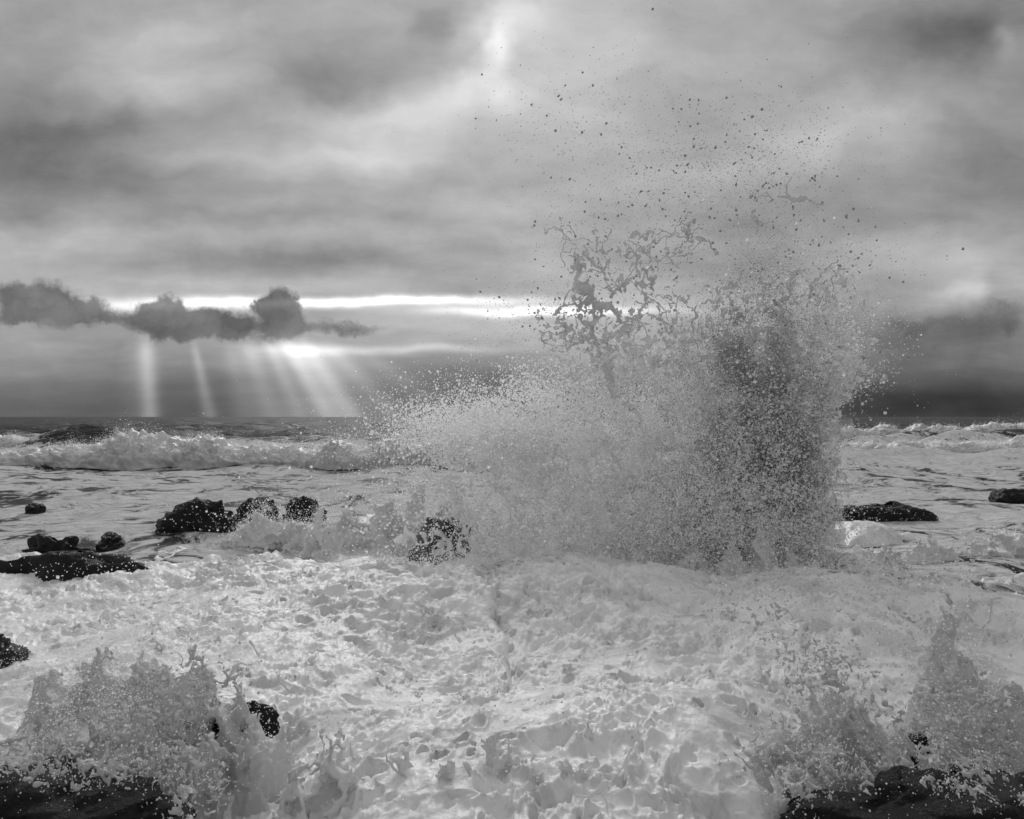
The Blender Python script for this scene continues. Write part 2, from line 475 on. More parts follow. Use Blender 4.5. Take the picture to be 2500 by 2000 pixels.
# ------------------------------------------------------------------ foreground foam sheet
crease_px = [(1080, 1380), (1120, 1440), (1190, 1490), (1240, 1560), (1248, 1640), (1248, 1690), (1256, 1715)]
CR = np.array([((px - CX) / F * ground_y(py), ground_y(py)) for px, py in crease_px])
def mound(x, y):
    """slow shape of the surge over the rocks"""
    z = .09 * s2(T2[0], x, y, 5.0) + .035 * s2(T2[1], x, y, 2.2)
    z = z + .30 * gauss(x, y, -2.0, 10.5, 2.2, 1.3)
    z = z + .22 * gauss(x, y, 2.6, 9.8, 2.6, 1.5)
    z = z + .15 * gauss(x, y, 1.0, 5.4, 1.6, .8) + .20 * gauss(x, y, -.9, 4.6, 1.0, .7)
    return z
HOLES = [None]
def foam_height(x, y, detail=True):
    z = mound(x, y)
    w1, w2 = s2(T2[2], x, y, .9), s2(T2[3], x, y, .9)
    wx = x + .035 * w1; wy = y + .035 * w2
    # drawn out along the flow
    c, s = np.cos(.35), np.sin(.35)
    ax_ = (wx * c + wy * s) * .62; ay_ = (-wx * s + wy * c)
    calm = sstep(s2(T2[1], x + 40, y, 1.7), -.6, 1.0)
    sa = lambda v: np.sqrt(v * v + .35)
    b1 = s2(T2[0], ax_, ay_, .8); b2 = sa(s2(T2[1], ax_, ay_, .40)); b3 = s2(T2[2], ax_, ay_ + 7, .19); b4 = s2(T2[3], wx, wy, .09)
    rough = 1.25 - .9 * calm
    z = z + .12 + .022 * b1 - .026 * b2 * rough + .011 * b3 * rough + .0055 * b4 * rough
    rg = np.maximum(1 - 1.6 * np.abs(s2(T2[2], wx + 3, wy * 1.2, .30)), 0) ** 2; rg2 = np.maximum(1 - 1.6 * np.abs(s2(T2[0], wx * .8, wy + 9, .15)), 0) ** 2
    z = z + .022 * rg * rough + .012 * rg2 * rough
    if detail:
        k = .5 + .9 * sstep(s2(T2[3], x, y + 11, 1.5), -1.0, .7)
        a1, o1 = pits(wx, wy, .22, .50, .022, .055, 3, 2.0); a2, o2 = pits(wx + 5, wy, .60, .25, .05, .09, 13, .9); a3, o3 = pits(wx, wy + 3, .11, .42, .010, .028, 23, 1.8)
        z = z + np.maximum(k * a1 + a2 + k * a3, -.15)
        HOLES[0] = o1 | o3
    # the folded lip that runs down the middle
    d = np.full_like(x, 9.0); side = np.zeros_like(x)
    near = (np.abs(x) < 1.6) & (y < 14)
    xs, ys = x[near] + .05 * w1[near], y[near] + .05 * w2[near]
    best = np.full(xs.shape, 9.0); bs = np.zeros(xs.shape)
    for a, b in zip(CR[:-1], CR[1:]):
        e = b - a; L2 = e @ e
        t = np.clip(((xs - a[0]) * e[0] + (ys - a[1]) * e[1]) / L2, 0, 1)
        qx, qy = a[0] + t * e[0], a[1] + t * e[1]
        dd = np.hypot(xs - qx, ys - qy)
        sg = np.sign((xs - qx))
        u = dd < best; best = np.where(u, dd, best); bs = np.where(u, sg, bs)
    fadey = sstep(ys, CR[-1][1] - .1, CR[-1][1] + .9) * (1 - sstep(ys, CR[0][1] - 3.0, CR[0][1] - .3))
    lip = fadey * np.where(bs < 0, .09 * np.exp(-best / .4) * sstep(best, -.04, .10), -.06 * np.exp(-(best / .12) ** 2))
    z[near] += lip
    return z
rows = np.geomspace(3.1, 19.0, 520)
th = np.radians(np.linspace(-43, 43, 740))
RR, TT = np.meshgrid(rows, th, indexing='ij')
X = (RR * np.sin(TT)).ravel(); Y = (RR * np.cos(TT)).ravel()
Z = foam_height(X, Y)
# thin out to open water beyond, torn edge
r_ = np.hypot(X, Y)
edge = sstep(r_ + 2.2 * s2(T2F[0], X, Y, 3.0, 12.0), 12.0, 18.0)
Z = Z * (1 - .75 * edge) - .55 * edge
# it pours off the near rocks at both lower corners
pour = lambda x, y: 1.1 * gauss(x, y, -2.7, 3.9, 1.5, 1.15) + 1.2 * gauss(x, y, 2.7, 3.8, 1.6, 1.1) + .35 * gauss(x, y, -2.4, 5.7, .8, .5) + .4 * gauss(x, y, 3.0, 5.5, .9, .6)
Z = Z - pour(X, Y)
# lean the small crests forward so that they overhang
X2 = X + .012 * s2(T2[1], X, Y, .34); Y2 = Y + .012 * s2(T2[2], X, Y, .34)
# torn open over the near rocks and wherever a bubble has burst
corner = gauss(X, Y, -2.6, 4.6, 1.7, 1.5) + gauss(X, Y, 2.7, 4.6, 1.7, 1.4) + .5 * gauss(X, Y, -4.6, 8.0, 1.8, 1.5) + .35 * gauss(X, Y, 4.5, 8.0, 2.0, 2.0)
tear = s2(T2[1], X * 1.2, Y, .34) * .6 + s2(T2F[0], X, Y, .45, 12.0) * .8
gone = (tear > 4.0 - 3.4 * corner) & (corner > .66)
fc = grid_faces(len(rows), len(th))
fc = fc[~gone[fc].all(1)]
foam = mesh_obj('foam_sheet', np.stack([X2, Y2, Z], 1), fc, M_FOAM)
tag(foam, 'thick white pitted foam surging over the rocks in the foreground', None, None, 'stuff')
clock('foam sheet %d' % len(X))

# ------------------------------------------------------------------ rocks
def rock(label, x0, x1, ytop, ybase, seed, Yd=None, depth=1.0, zsub=.5, rough=1.0, n=90, skew=0.0, profile=None, mat=None):
    """a wet rock whose sea-line spans x0..x1 and whose top reaches ytop in the photograph"""
    Yc = Yd or ground_y(ybase)
    xa, xb = at(x0, 0, Yc)[0], at(x1, 0, Yc)[0]
    top = EYE - (ytop - HY) / F * Yc
    rx = (xb - xa) / 2 * 1.16; cx = (xa + xb) / 2; rz = max(top, .08) * 1.22; ry = max(rx * .55, .35) * depth
    nu, nv = n, n // 2
    uu, vv = np.meshgrid(np.linspace(0, 2 * np.pi, nu, endpoint=False), np.linspace(0, 1, nv), indexing='ij')
    el = vv * (np.pi / 2 + .45) - .45
    ce, se = np.cos(el), np.sin(el)
    sx = np.sign(np.cos(uu)) * np.abs(np.cos(uu)) ** .85
    x = rx * ce ** .8 * sx; y = ry * ce ** .8 * np.sin(uu); z = np.where(se > 0, rz * np.abs(se) ** .8, zsub * se * 2)
    if profile is not None:
        z = np.where(z > 0, z * np.interp(x / rx, profile[0], profile[1]), z)
    rr = np.random.default_rng(seed + 100)
    for _ in range(26):
        nn = rr.normal(0, 1, 3) * (1, 1, 1.1); nn[2] = abs(nn[2]) * .8; nn /= np.linalg.norm(nn)
        dd = rr.uniform(.64, 1.0)
        ex = np.maximum((x / rx) * nn[0] + (y / ry) * nn[1] + (np.maximum(z, 0) / rz) * nn[2] - dd, 0) * .92
        x = x - ex * nn[0] * rx; y = y - ex * nn[1] * ry; z = np.where(z > 0, z - ex * nn[2] * rz, z)
    o3 = seed * 3.7
    sc_ = max(rx, .5)
    big = s3(T3[0], x + o3, y + o3, z * 1.3 + o3, .8 * sc_); mid = s3(T3[1], x + o3, y * 1.2, z * 1.5 - o3, .32 * sc_)
    sm = s3(T3[2], x - o3, y, z * 1.5, .13 * sc_); ti = s3(T3[0], x, y - o3, z, .055 * sc_)
    facet = np.abs(s3(T3[1], x + o3, y, z * 2.2 + o3, .5 * sc_))
    dsp = rough * sc_ * (.045 * big + .022 * mid - .045 * facet + .010 * sm + .006 * ti)
    nx, ny, nz = ce * np.cos(uu), ce * np.sin(uu), np.maximum(se, 0) * .6
    x = x + dsp * nx; y = y + dsp * ny; z = z + dsp * (nz + .25) * min(1.0, .4 + rz)
    V = np.stack([x + cx + skew * y, y + Yc, z], 2).reshape(-1, 3)
    i = np.arange(nu * (nv - 1)); a, b = i // (nv - 1), i % (nv - 1)
    a2 = (a + 1) % nu
    Fc = np.stack([a * nv + b, a2 * nv + b, a2 * nv + b + 1, a * nv + b + 1], 1)
    V -= np.array([cx, Yc, 0])
    o = mesh_obj('sea_rock', V, Fc, mat or M_ROCK)
    o.location = (cx, Yc, 0)
    tag(o, label, 'rock', 'wet black rocks in the surf', 'thing')
    return o
rock('long black rock sloping up to the right beside white spray at left', 365, 600, 1214, 1312, 1, depth=.8, rough=.7, profile=([-1, -.4, .2, .7, 1], [.35, .6, .9, 1.15, .9]))
rock('small jagged black rock speckled by spray, right of the long sloping rock', 565, 695, 1206, 1300, 2, Yd=16.4)
rock('rounded black rock half veiled by white spray drops', 680, 800, 1200, 1300, 3, Yd=16.6)
rock('low wet rock washed over by foam, farther left', 40, 225, 1312, 1362, 4, depth=.9, rough=1.4)
rock('small upright wet rock stump in the foam at left', 240, 292, 1302, 1345, 5)
rock('long low black ridge of rock at the left edge, flecked with drops', -60, 440, 1346, 1428, 6, depth=.4, rough=.6, profile=([-1, -.5, 0, .5, 1], [.7, .85, 1.1, 1.1, .7]))
rock('dark rock cut off by the left edge, ringed by foam', -90, 50, 1555, 1625, 7, rough=.9)
rock('tiny black rock tip poking from far foam at left', 66, 108, 1227, 1236, 8, rough=.8)
rock('low smooth black rock standing alone at right', 2050, 2290, 1226, 1262, 9, depth=.6, rough=.6, profile=([-1, -.5, 0, .4, 1], [.8, 1.15, 1.0, .75, .35]))
rock('black rock cut off by the right edge with foam running over', 2415, 2540, 1194, 1232, 10, rough=.8)
rock('dark rock hidden behind the tall splash', 1640, 1960, 1150, 1370, 11, Yd=14.6, rough=1.2)
rock('added shape standing in for the dark water hollow glimpsed through the small splash', 1005, 1175, 1262, 1330, 12, Yd=13.0, depth=.35, rough=.6, mat=M_HOLLOW)  # added solid in place of the dark water seen through the arches
rock('black foreground rock in the bottom left corner', -300, 470, 1885, 2000, 13, Yd=4.6, depth=.9, n=130, rough=.8)
rock('black foreground rock in the bottom right corner', 1920, 2800, 1890, 2000, 14, Yd=4.4, depth=.8, n=130, rough=.8, profile=([-1, -.5, -.2, .2, .5, 1], [.8, 1.0, .75, .85, 1.15, 1.1]))
rock('dark rock ledge showing through foam at lower left', 300, 690, 1715, 1790, 15, Yd=5.8, depth=.5)
rock('dark rock mass added behind the ragged spout at lower right', 2250, 2480, 1810, 1900, 16, Yd=5.6, depth=.45, rough=.9)  # added to darken the corner behind the half-transparent spray
clock('rocks')

# ------------------------------------------------------------------ breaking waves offshore
def breaker(label, x0, x1, Yc, hs, seed, width=1.0, bend=0.0):
    """a rolling line of white water; hs = crest heights spaced evenly along it"""
    xa, xb = at(x0, 0, Yc)[0], at(x1, 0, Yc)[0]
    nl = int(min(700, max(220, (xb - xa) / Yc * 731 * .9))); nt_ = 56
    s = np.linspace(0, 1, nl); t = np.linspace(0, 1, nt_)
    SS, TT = np.meshgrid(s, t, indexing='ij')
    x = xa + (xb - xa) * SS
    h = np.interp(SS, np.linspace(0, 1, len(hs)), hs) * (1 + .16 * s2(T2[0], x + seed * 9, x * 0 + seed, 3.0))
    ends = sstep(SS, 0, .06) * (1 - sstep(SS, .94, 1))
    h = h * (.25 + .75 * ends)
    # cross-section: toe, bulging face, crest, long back
    py_ = np.interp(t, [0, .12, .3, .5, .62, .75, 1], [-.25, -.15, .1, .45, .8, 1.5, 4.5])
    pz_ = np.interp(t, [0, .12, .3, .5, .62, .75, 1], [-.15, .18, .60, .92, 1.0, .85, -.05])
    yy = Yc + width * py_[None] * (.6 + .5 * h) + bend * (SS - .5) ** 2 * 4 + .8 * s2(T2[1], x + seed, x * 0 + 3, 5.0)
    zz = h * pz_[None]
    o3 = seed * 5.1
    sa = lambda v: np.sqrt(v * v + .06)
    a = sa(s3(T3[0], x + o3, yy, zz, .9)); b = sa(s3(T3[1], x + o3, yy, zz, .42)); c = sa(s3(T3[2], x, yy + o3, zz, .2)); d = s3(T3F[0], x, yy, zz + o3, .6)
    fade = np.interp(t, [0, .1, .6, .8, 1], [.3, 1, 1.1, .7, .15])[None]
    ds = fade * (.5 + .5 * np.minimum(h, 1.5)) * (.17 * a + .10 * b + .055 * c + .04 * d)
    ny = np.interp(t, [0, .3, .5, .62, 1], [-.8, -.9, -.6, -.1, .1])[None]; nz = np.interp(t, [0, .3, .5, .62, 1], [.35, .4, .5, .6, .8])[None]
    yy = yy + ds * ny; zz = zz + ds * nz; x = x + .03 * fade * s3(T3[2], x, yy, zz, .5)
    base = empty('breaking_wave', ((xa + xb) / 2, Yc, 0))
    o = mesh_obj('white_water', np.stack([x, yy, zz], 2).reshape(-1, 3), grid_faces(nl, nt_), M_SURF)
    local(o, base)
    # spray blown off the crest
    n = int(110 * nl)
    si = rng.integers(0, nl, n); ti = rng.integers(8, 42, n)
    keep = s3(T3F[1], x[si, ti], yy[si, ti], zz[si, ti], 1.2) > rng.normal(0.3, .5, n)
    si, ti = si[keep], ti[keep]; n = len(si)
    lift = rng.exponential(.16, n) * (.4 + .6 * h[si, ti])
    P = np.stack([x[si, ti] + rng.normal(0, .1, n), yy[si, ti] - rng.uniform(0, .4, n), zz[si, ti] + lift], 1)
    R = np.minimum(.007 + rng.pareto(3.0, n) * .005, .035) * (Yc / 40) ** .5
    cloud('spray', P, R, M_SPRAY, base)
    tag(base, label, 'wave', 'breaking waves offshore', 'thing')
    return base
breaker('broad white breaker rolling in across the left, nearest unbroken wall of surf', -160, 1330, 37.5, [.75, .8, .95, 1.15, 1.25, 1.0, .9, .95, .95, 1.05, 1.0], 1, 1.0)
breaker('second white breaker at right, low and nearer than the one behind it', 1930, 2700, 51, [.35, .5, .55, .5, .65, .7, .6], 2, 1.0)
breaker('farthest white breaker at right just below the dark horizon water', 1750, 2760, 84, [1.1, 1.05, 1.15, 1.1, 1.2, 1.25, 1.15], 3, 1.3)
breaker('distant ragged whitecap at far left below the horizon', -120, 120, 60, [.7, .8, .4], 4, .8)
clock('breakers')

# ------------------------------------------------------------------ the tall splash
def canvas(blobs, px, py):
    d = np.zeros_like(px)
    for (cx, cyy, rx, ry, w) in blobs:
        d = d + w * np.exp(-(((px - cx) / rx) ** 2 + ((py - cyy) / ry) ** 2))
    return d
PLY = 13.0
DENSE = [(1870, 1120, 150, 250, 1.0), (1950, 1190, 90, 200, .9), (1850, 920, 150, 120, .36), (1640, 1170, 200, 170, .5), (1480, 1270, 300, 110, .5),
         (1350, 1120, 240, 90, .6), (1190, 1065, 150, 60, .5), (1960, 1010, 90, 160, .7), (1700, 880, 170, 90, .22), (2000, 800, 110, 110, .26), (1460, 880, 120, 80, .2),
         (1750, 1330, 260, 80, .6), (1300, 1330, 260, 80, .5)]
EDGE = ([600, 850, 950, 1000, 1050, 1100, 1150, 1200, 1250, 1300, 1350, 1420], [2230, 2180, 2110, 2035, 2045, 2022, 2034, 2030, 2014, 2020, 1990, 1960])
def to_px(x, y, z):
    return CX + x / y * F, HY + (EYE - z) / y * F
def polar(x, z, c):
    """angle (as metres at 2 m) and distance from the point the jets fly out of"""
    ddx, ddz = x - c[0], z - c[1]
    return np.arctan2(ddx, ddz + .3) * 2.0, np.hypot(ddx, ddz)
JET = (at(1760, 1400, PLY)[0], -.4)
def sample_blobs(blobs, n, thick, Yc=PLY, clump=1.0, L=.5, edge=False, off=0.0, jets=None):
    """points spread through soft blobs, gathered into clumps and threads by 3-D noise"""
    w = np.array([b[2] * b[3] * b[4] for b in blobs]); w = w / w.sum()
    m = int(n * (3.2 if clump else 1.05))
    k = rng.choice(len(blobs), m, p=w)
    B = np.array(blobs)[k]
    px = B[:, 0] + rng.normal(0, .7, m) * B[:, 2]; py = B[:, 1] + rng.normal(0, .7, m) * B[:, 3]
    Yd = Yc + rng.normal(0, thick * .5, m)
    x, y, z = at(px, py, Yc)[0] * Yd / Yc, Yd, EYE + (at(px, py, Yc)[2] - EYE) * Yd / Yc
    x = at(px, py, Yc)[0]; z = at(px, py, Yc)[2]
    ok = z > .02
    if edge: ok &= px < np.interp(py, *EDGE) + 26 * s3(T3[1], x, y, z, .7) + 10 * s3(T3[2], x, y, z, .25) - 12
    if clump:
        g = .65 * s3(T3F[0], x + off, y, z, L) + .5 * s3(T3[2], x + off, y, z * .8, L * .35)
        if jets is not None:
            an, ra = polar(x, z, jets)
            g = .55 * g + .75 * s3(T3[1], an, y * .7 + off, ra * .22, .30) + .35 * s3(T3F[1], an * 1.5, y + off, ra * .4, .5)
        ok &= rng.random(m) < 1 / (1 + np.exp(-(g * 2.2 * clump - .8)))
    P = np.stack([x, y, z], 1)[ok][:n]
    return P
plume = empty('wave_splash', at(1700, 1360, PLY)); plume.location.z = 0
# clumps, sheets and torn threads of white water
DENSE_W = [b[:4] + (b[4],) for b in DENSE]
lo = (at(880, 0, PLY)[0], PLY - .75, 0.0); hi = (at(2180, 0, PLY)[0], PLY + .75, at(0, 560, PLY)[2])
def plume_field(X, Y, Z):
    px, py = to_px(X, np.full_like(Y, PLY), Z)
    d = canvas(DENSE_W, px, py)
    d = d * np.clip((np.interp(py, *EDGE) + 26 * s3(T3[1], X, Y, Z, .7) - px) / 60 + .4, 0, 1)
    dep = 1 - ((Y - PLY) / .8) ** 2
    an, ra = polar(X, Z, JET)
    n1 = s3(T3[0], an * 1.2, Y, ra * .45, .34); n2 = s3(T3[1], X, Y, Z * .9, .17)
    web = np.sqrt((s3(T3[2], X + 3, Y, Z * .85, .55)) ** 2 + np.maximum(s3(T3F[0], X, Y + 5, Z, .5) + .2, 0) ** 2)
    bl = .62 * n1 + .62 * n2 - 3.05 + 1.1 * np.minimum(d, 1.3) * dep
    th_ = .10 * np.clip(d * 1.6, 0, 1) * dep + .05 * n2 * (d > .12) - web * .55
    f = np.maximum(bl, th_ * 4)
    return np.where((d > .06) & (dep > 0), f, -1)
p, q = iso(plume_field, lo, hi, .030)
o = mesh_obj('foam_clumps', p, q, M_CLUMP); local(o, plume); o['kind'] = 'stuff'
clock('plume clumps %d quads' % len(q)); TRIS[0] += 2 * len(q)

# the ragged net of ligaments thrown up ahead of the plume
def tube_points(pts, r0, r1, wob, step=.012):
    """points along a jagged, beaded thread"""
    pts = np.array(pts, float); out = []; rad = []
    for a, b in zip(pts[:-1], pts[1:]):
        L = np.linalg.norm(b - a); n = max(2, int(L / step)); t = np.linspace(0, 1, n, endpoint=False)
        out.append(a + (b - a) * t[:, None])
    out = np.concatenate(out); t = np.linspace(0, 1, len(out))
    ph = rng.uniform(0, 50)
    for k, A, L in ((0, wob, .5), (1, wob * .4, .16)):
        for c in range(3): out[:, c] += A * s3(T3[k], out[:, 0] + ph + c * 9, out[:, 1], out[:, 2], L) * np.minimum(1, 1)
    bead = 1 + .45 * s3(T3[2], out[:, 0] + ph, out[:, 1], out[:, 2], .12) + .3 * s3(T3[1], out[:, 0], out[:, 1] + ph, out[:, 2], .3)
    r = (r0 + (r1 - r0) * t) * np.clip(bead, .35, 2.2)
    return out, r
def splat_field(P, R, lo, hi, h, k=1.0):
    """union of soft balls on a grid -> mesh"""
    lo = np.array(lo); n = np.ceil((np.array(hi) - lo) / h).astype(int) + 1
    A = np.full(tuple(n), 1.0, np.float32)
    for p_, r in zip(P, R):
        m = r + 2.2 * h
        a = np.maximum(np.floor((p_ - m - lo) / h).astype(int), 1); b = np.minimum(np.ceil((p_ + m - lo) / h).astype(int) + 1, n - 1)
        if (b <= a).any(): continue
        gx = lo[0] + np.arange(a[0], b[0]) * h - p_[0]; gy = lo[1] + np.arange(a[1], b[1]) * h - p_[1]; gz = lo[2] + np.arange(a[2], b[2]) * h - p_[2]
        d = np.sqrt(gx[:, None, None] ** 2 + gy[None, :, None] ** 2 + gz[None, None] ** 2) - r
        s = A[a[0]:b[0], a[1]:b[1], a[2]:b[2]]
        np.minimum(s, d / (3 * h), out=s)
    g = vdb.FloatGrid(1.0); g.copyFromArray(A)
    p, q = g.convertToQuads(0.0)
    return p * h + lo, q[:, ::-1]
NET = [  # threads traced in photograph pixels: points, start radius, end radius (pixels)
    ([(1675, 535), (1660, 560), (1620, 575), (1600, 590), (1575, 615)], 5, 5), ([(1675, 535), (1685, 565), (1690, 580), (1705, 585)], 9, 6), ([(1660, 560), (1680, 572)], 10, 8),
    ([(1705, 585), (1690, 610), (1650, 628), (1610, 625), (1585, 612)], 3, 5), ([(1585, 612), (1560, 610), (1530, 600), (1505, 612), (1490, 622)], 8, 4), ([(1585, 612), (1605, 642)], 6, 3),
    ([(1490, 622), (1460, 595), (1420, 590), (1400, 605), (1375, 605)], 4, 4), ([(1425, 605), (1420, 640), (1408, 680), (1415, 700)], 13, 10), ([(1430, 625), (1455, 650), (1475, 655)], 7, 5),
    ([(1450, 580), (1455, 610), (1470, 640), (1460, 680)], 5, 6), ([(1415, 700), (1435, 720), (1455, 740), (1490, 770), (1510, 800)], 14, 10), ([(1435, 720), (1430, 760), (1425, 780), (1440, 800)], 10, 8),
    ([(1440, 800), (1465, 850), (1475, 880), (1490, 860), (1495, 810), (1510, 800)], 8, 7), ([(1510, 800), (1540, 790), (1570, 740), (1580, 725)], 7, 4), ([(1420, 740), (1390, 755), (1365, 762), (1345, 760), (1352, 742)], 5, 6),
    ([(1420, 690), (1460, 695), (1520, 690), (1560, 680), (1565, 655), (1580, 650)], 3, 7), ([(1560, 680), (1555, 655), (1545, 630)], 4, 3), ([(1580, 650), (1572, 690), (1600, 725)], 6, 3),
    ([(1495, 790), (1530, 800), (1560, 830), (1575, 870), (1520, 865), (1505, 835)], 5, 5), ([(1465, 850), (1430, 830), (1390, 810), (1370, 790)], 7, 4), ([(1440, 810), (1400, 845), (1360, 850), (1335, 835)], 6, 5),
    ([(1475, 880), (1470, 920), (1500, 960), (1540, 980)], 14, 8), ([(1600, 725), (1640, 715), (1700, 745), (1760, 730), (1800, 680), (1825, 665)], 4, 8), ([(1575, 870), (1620, 900), (1660, 880), (1690, 830), (1700, 745)], 6, 5),
    ([(1890, 480), (1905, 500), (1925, 505), (1940, 512), (1955, 500)], 5, 8), ([(1870, 470), (1882, 480), (1875, 495)], 5, 4), ([(1835, 520), (1845, 540), (1855, 545)], 6, 3), ([(1810, 780), (1850, 760), (1880, 740)], 4, 6),
    ([(1950, 720), (1975, 690), (1990, 660), (2005, 665)], 6, 5), ([(2020, 690), (2045, 665), (2060, 660)], 7, 5), ([(1900, 730), (1920, 700), (1935, 680), (1960, 665)], 8, 4), ([(2000, 790), (2035, 760), (2050, 700)], 5, 3),
    ([(1330, 560), (1350, 545), (1370, 560), (1390, 565)], 4, 3), ([(1380, 560), (1360, 525)], 3, 4), ([(1700, 590), (1740, 620), (1760, 610)], 3, 5), ([(1540, 585), (1560, 575), (1575, 578)], 8, 7),
]
P, R = [], []
for pts, a, b in NET:
    yo = rng.uniform(-.35, .35)
    w = [np.array(at(px, py, PLY)) + (0, yo + .12 * rng.normal(), 0) for px, py in pts]
    p_, r_ = tube_points(w, a / F * PLY * .46, b / F * PLY * .46, .05)
    P.append(p_); R.append(r_)
    # side threads
    for _ in range(rng.integers(1, 4)):
        i = rng.integers(0, len(p_)); dirv = rng.normal(0, 1, 3) * (.22, .08, .22)
        s_, r2 = tube_points([p_[i], p_[i] + dirv * .5, p_[i] + dirv + (0, 0, -.05)], r_[i] * .5, .009, .03)
        P.append(s_); R.append(r2)
P = np.concatenate(P); R = np.maximum(np.concatenate(R), .014)
p, q = splat_field(P, R, P.min(0) - .15, P.max(0) + .15, .017)
o = mesh_obj('water_ligaments', p, q, M_WEB); local(o, plume); o['kind'] = 'stuff'
clock('ligaments %d pts %d quads' % (len(P), len(q))); TRIS[0] += 2 * len(q)

# torn sheets and fine threads between the main ligaments
lo = (at(1300, 0, PLY)[0], PLY - .3, at(0, 940, PLY)[2]); hi = (at(2110, 0, PLY)[0], PLY + .3, at(0, 520, PLY)[2])
NETB = [(1430, 660, 35, 70, .8), (1450, 760, 55, 60, 1.0), (1480, 860, 90, 70, 1.0), (1560, 690, 60, 80, .5), (1620, 600, 80, 40, .4), (1600, 800, 120, 80, .7), (1370, 790, 70, 50, .6), (1680, 565, 25, 25, .9),
        (1780, 750, 100, 50, .45), (1960, 700, 90, 50, .5), (2040, 730, 50, 60, .45), (1920, 500, 30, 20, .4)]
def net_field(X, Y, Z):
    px, py = to_px(X, np.full_like(Y, PLY), Z)
    d = np.minimum(canvas(NETB, px, py), 1.0)
    a = s3(T3[0], X, Y + 2, Z * .8, .30); b = s3(T3F[1], X + 1, Y, Z * .8, .36); c = s3(T3[2], X, Y, Z, .12)
    web = np.sqrt(a * a + np.maximum(b + .75 - .5 * d, 0) ** 2)
    f = .035 + .10 * d + .05 * c - web * .8 - .5 * ((Y - PLY) / .3) ** 4
    return np.where(d > .12, f * 4, -1)
p, q = iso(net_field, lo, hi, .019)
o = mesh_obj('torn_sheets', p, q, M_WEB); local(o, plume); o['kind'] = 'stuff'
clock('torn sheets %d quads' % len(q)); TRIS[0] += 2 * len(q)

# fine mist and drops of the plume
MIST = [(1880, 1120, 150, 250, 1.0), (1950, 1180, 90, 190, 1.0), (1830, 930, 190, 130, .5), (1640, 1130, 260, 180, .32), (1450, 1230, 330, 130, .22),
        (1330, 1090, 260, 100, .5), (1150, 1050, 140, 60, .35), (1960, 1000, 110, 170, .8), (1660, 900, 220, 90, .4), (2000, 880, 130, 130, .35), (1450, 920, 180, 80, .4), (1500, 1010, 300, 110, .5),
        (1270, 1100, 150, 50, .8)]
P = sample_blobs(MIST, 260000, 1.1, clump=1.7, L=.8, edge=True, jets=JET)
R = np.minimum(.0034 + rng.pareto(2.3, len(P)) * .0026, .026)
cloud('mist', P, R, M_SPRAY, plume)
P = sample_blobs([(1860, 1060, 110, 250, 1.0), (1950, 1200, 80, 170, .9), (1800, 880, 120, 80, .3), (1760, 1250, 120, 110, .6)], 120000, .7, Yc=PLY - .45, clump=1.3, L=.9, edge=True, off=4, jets=JET)
R = np.minimum(.0045 + rng.pareto(3.2, len(P)) * .002, .02)
cloud('clear_water_spray', P, R, M_CLEAR, plume)
P = sample_blobs([(1500, 1385, 420, 30, 1.0), (1850, 1385, 170, 26, .6), (1250, 1370, 200, 40, .5)], 24000, 1.2, Yc=PLY - 1.3, clump=1.8, L=.35)
cloud('foot_spray', P, np.minimum(.0045 + rng.pareto(3.0, len(P)) * .003, .02), M_SPRAY, plume)
# white grains at the foot and along the left flank
P = sample_blobs([(1500, 1230, 330, 130, 1.0), (1750, 1270, 200, 100, .8), (1180, 1050, 170, 50, .6), (1060, 1030, 90, 40, .3), (1330, 1010, 260, 60, .6), (1850, 1150, 150, 200, .35)], 70000, 1.6, Yc=PLY - .5, clump=1.2, L=.4, edge=True)
R = np.minimum(.007 + rng.pareto(3.0, len(P)) * .005, .024)
cloud('foam_grains', P, R, M_SPRAY, plume)
P = sample_blobs([(1750, 1280, 170, 90, 1.0), (1560, 1300, 160, 70, .5), (1850, 1340, 120, 50, .6), (1820, 1120, 90, 160, .35)], 16000, .5, Yc=PLY - 1.25, clump=1.3, L=.4)
cloud('bright_grains', P, np.minimum(.007 + rng.pareto(2.6, len(P)) * .005, .024), M_SPRAY, plume)
# drops flung against the sky
SKYB = [(1350, 320, 140, 90, .30), (1450, 250, 120, 90, .12), (1750, 400, 220, 110, .9), (1850, 380, 120, 80, .5), (1950, 430, 90, 60, .25), (1650, 480, 260, 80, .45), (1800, 540, 230, 80, .6),
        (1950, 640, 180, 80, .7), (2060, 720, 90, 110, .45), (2080, 850, 70, 110, .3), (1330, 760, 110, 60, .6), (1230, 860, 130, 60, .25), (1430, 560, 130, 60, .5), (1280, 740, 110, 70, .3), (1500, 700, 150, 100, .5),
        (1000, 1020, 60, 50, .12), (1080, 990, 110, 50, .25), (1250, 620, 60, 60, .05), (1450, 170, 230, 40, .03), (1600, 330, 180, 90, .18), (1980, 900, 140, 150, .35)]
P = sample_blobs(SKYB, 13000, 1.6, clump=1.0, L=.6)
R = np.minimum(.0042 + rng.pareto(2.7, len(P)) * .0036, .020)
idx = np.argsort(-R)
bigN = 290
cloud('flung_drops', P[idx[bigN:]], R[idx[bigN:]], M_DROP, plume)
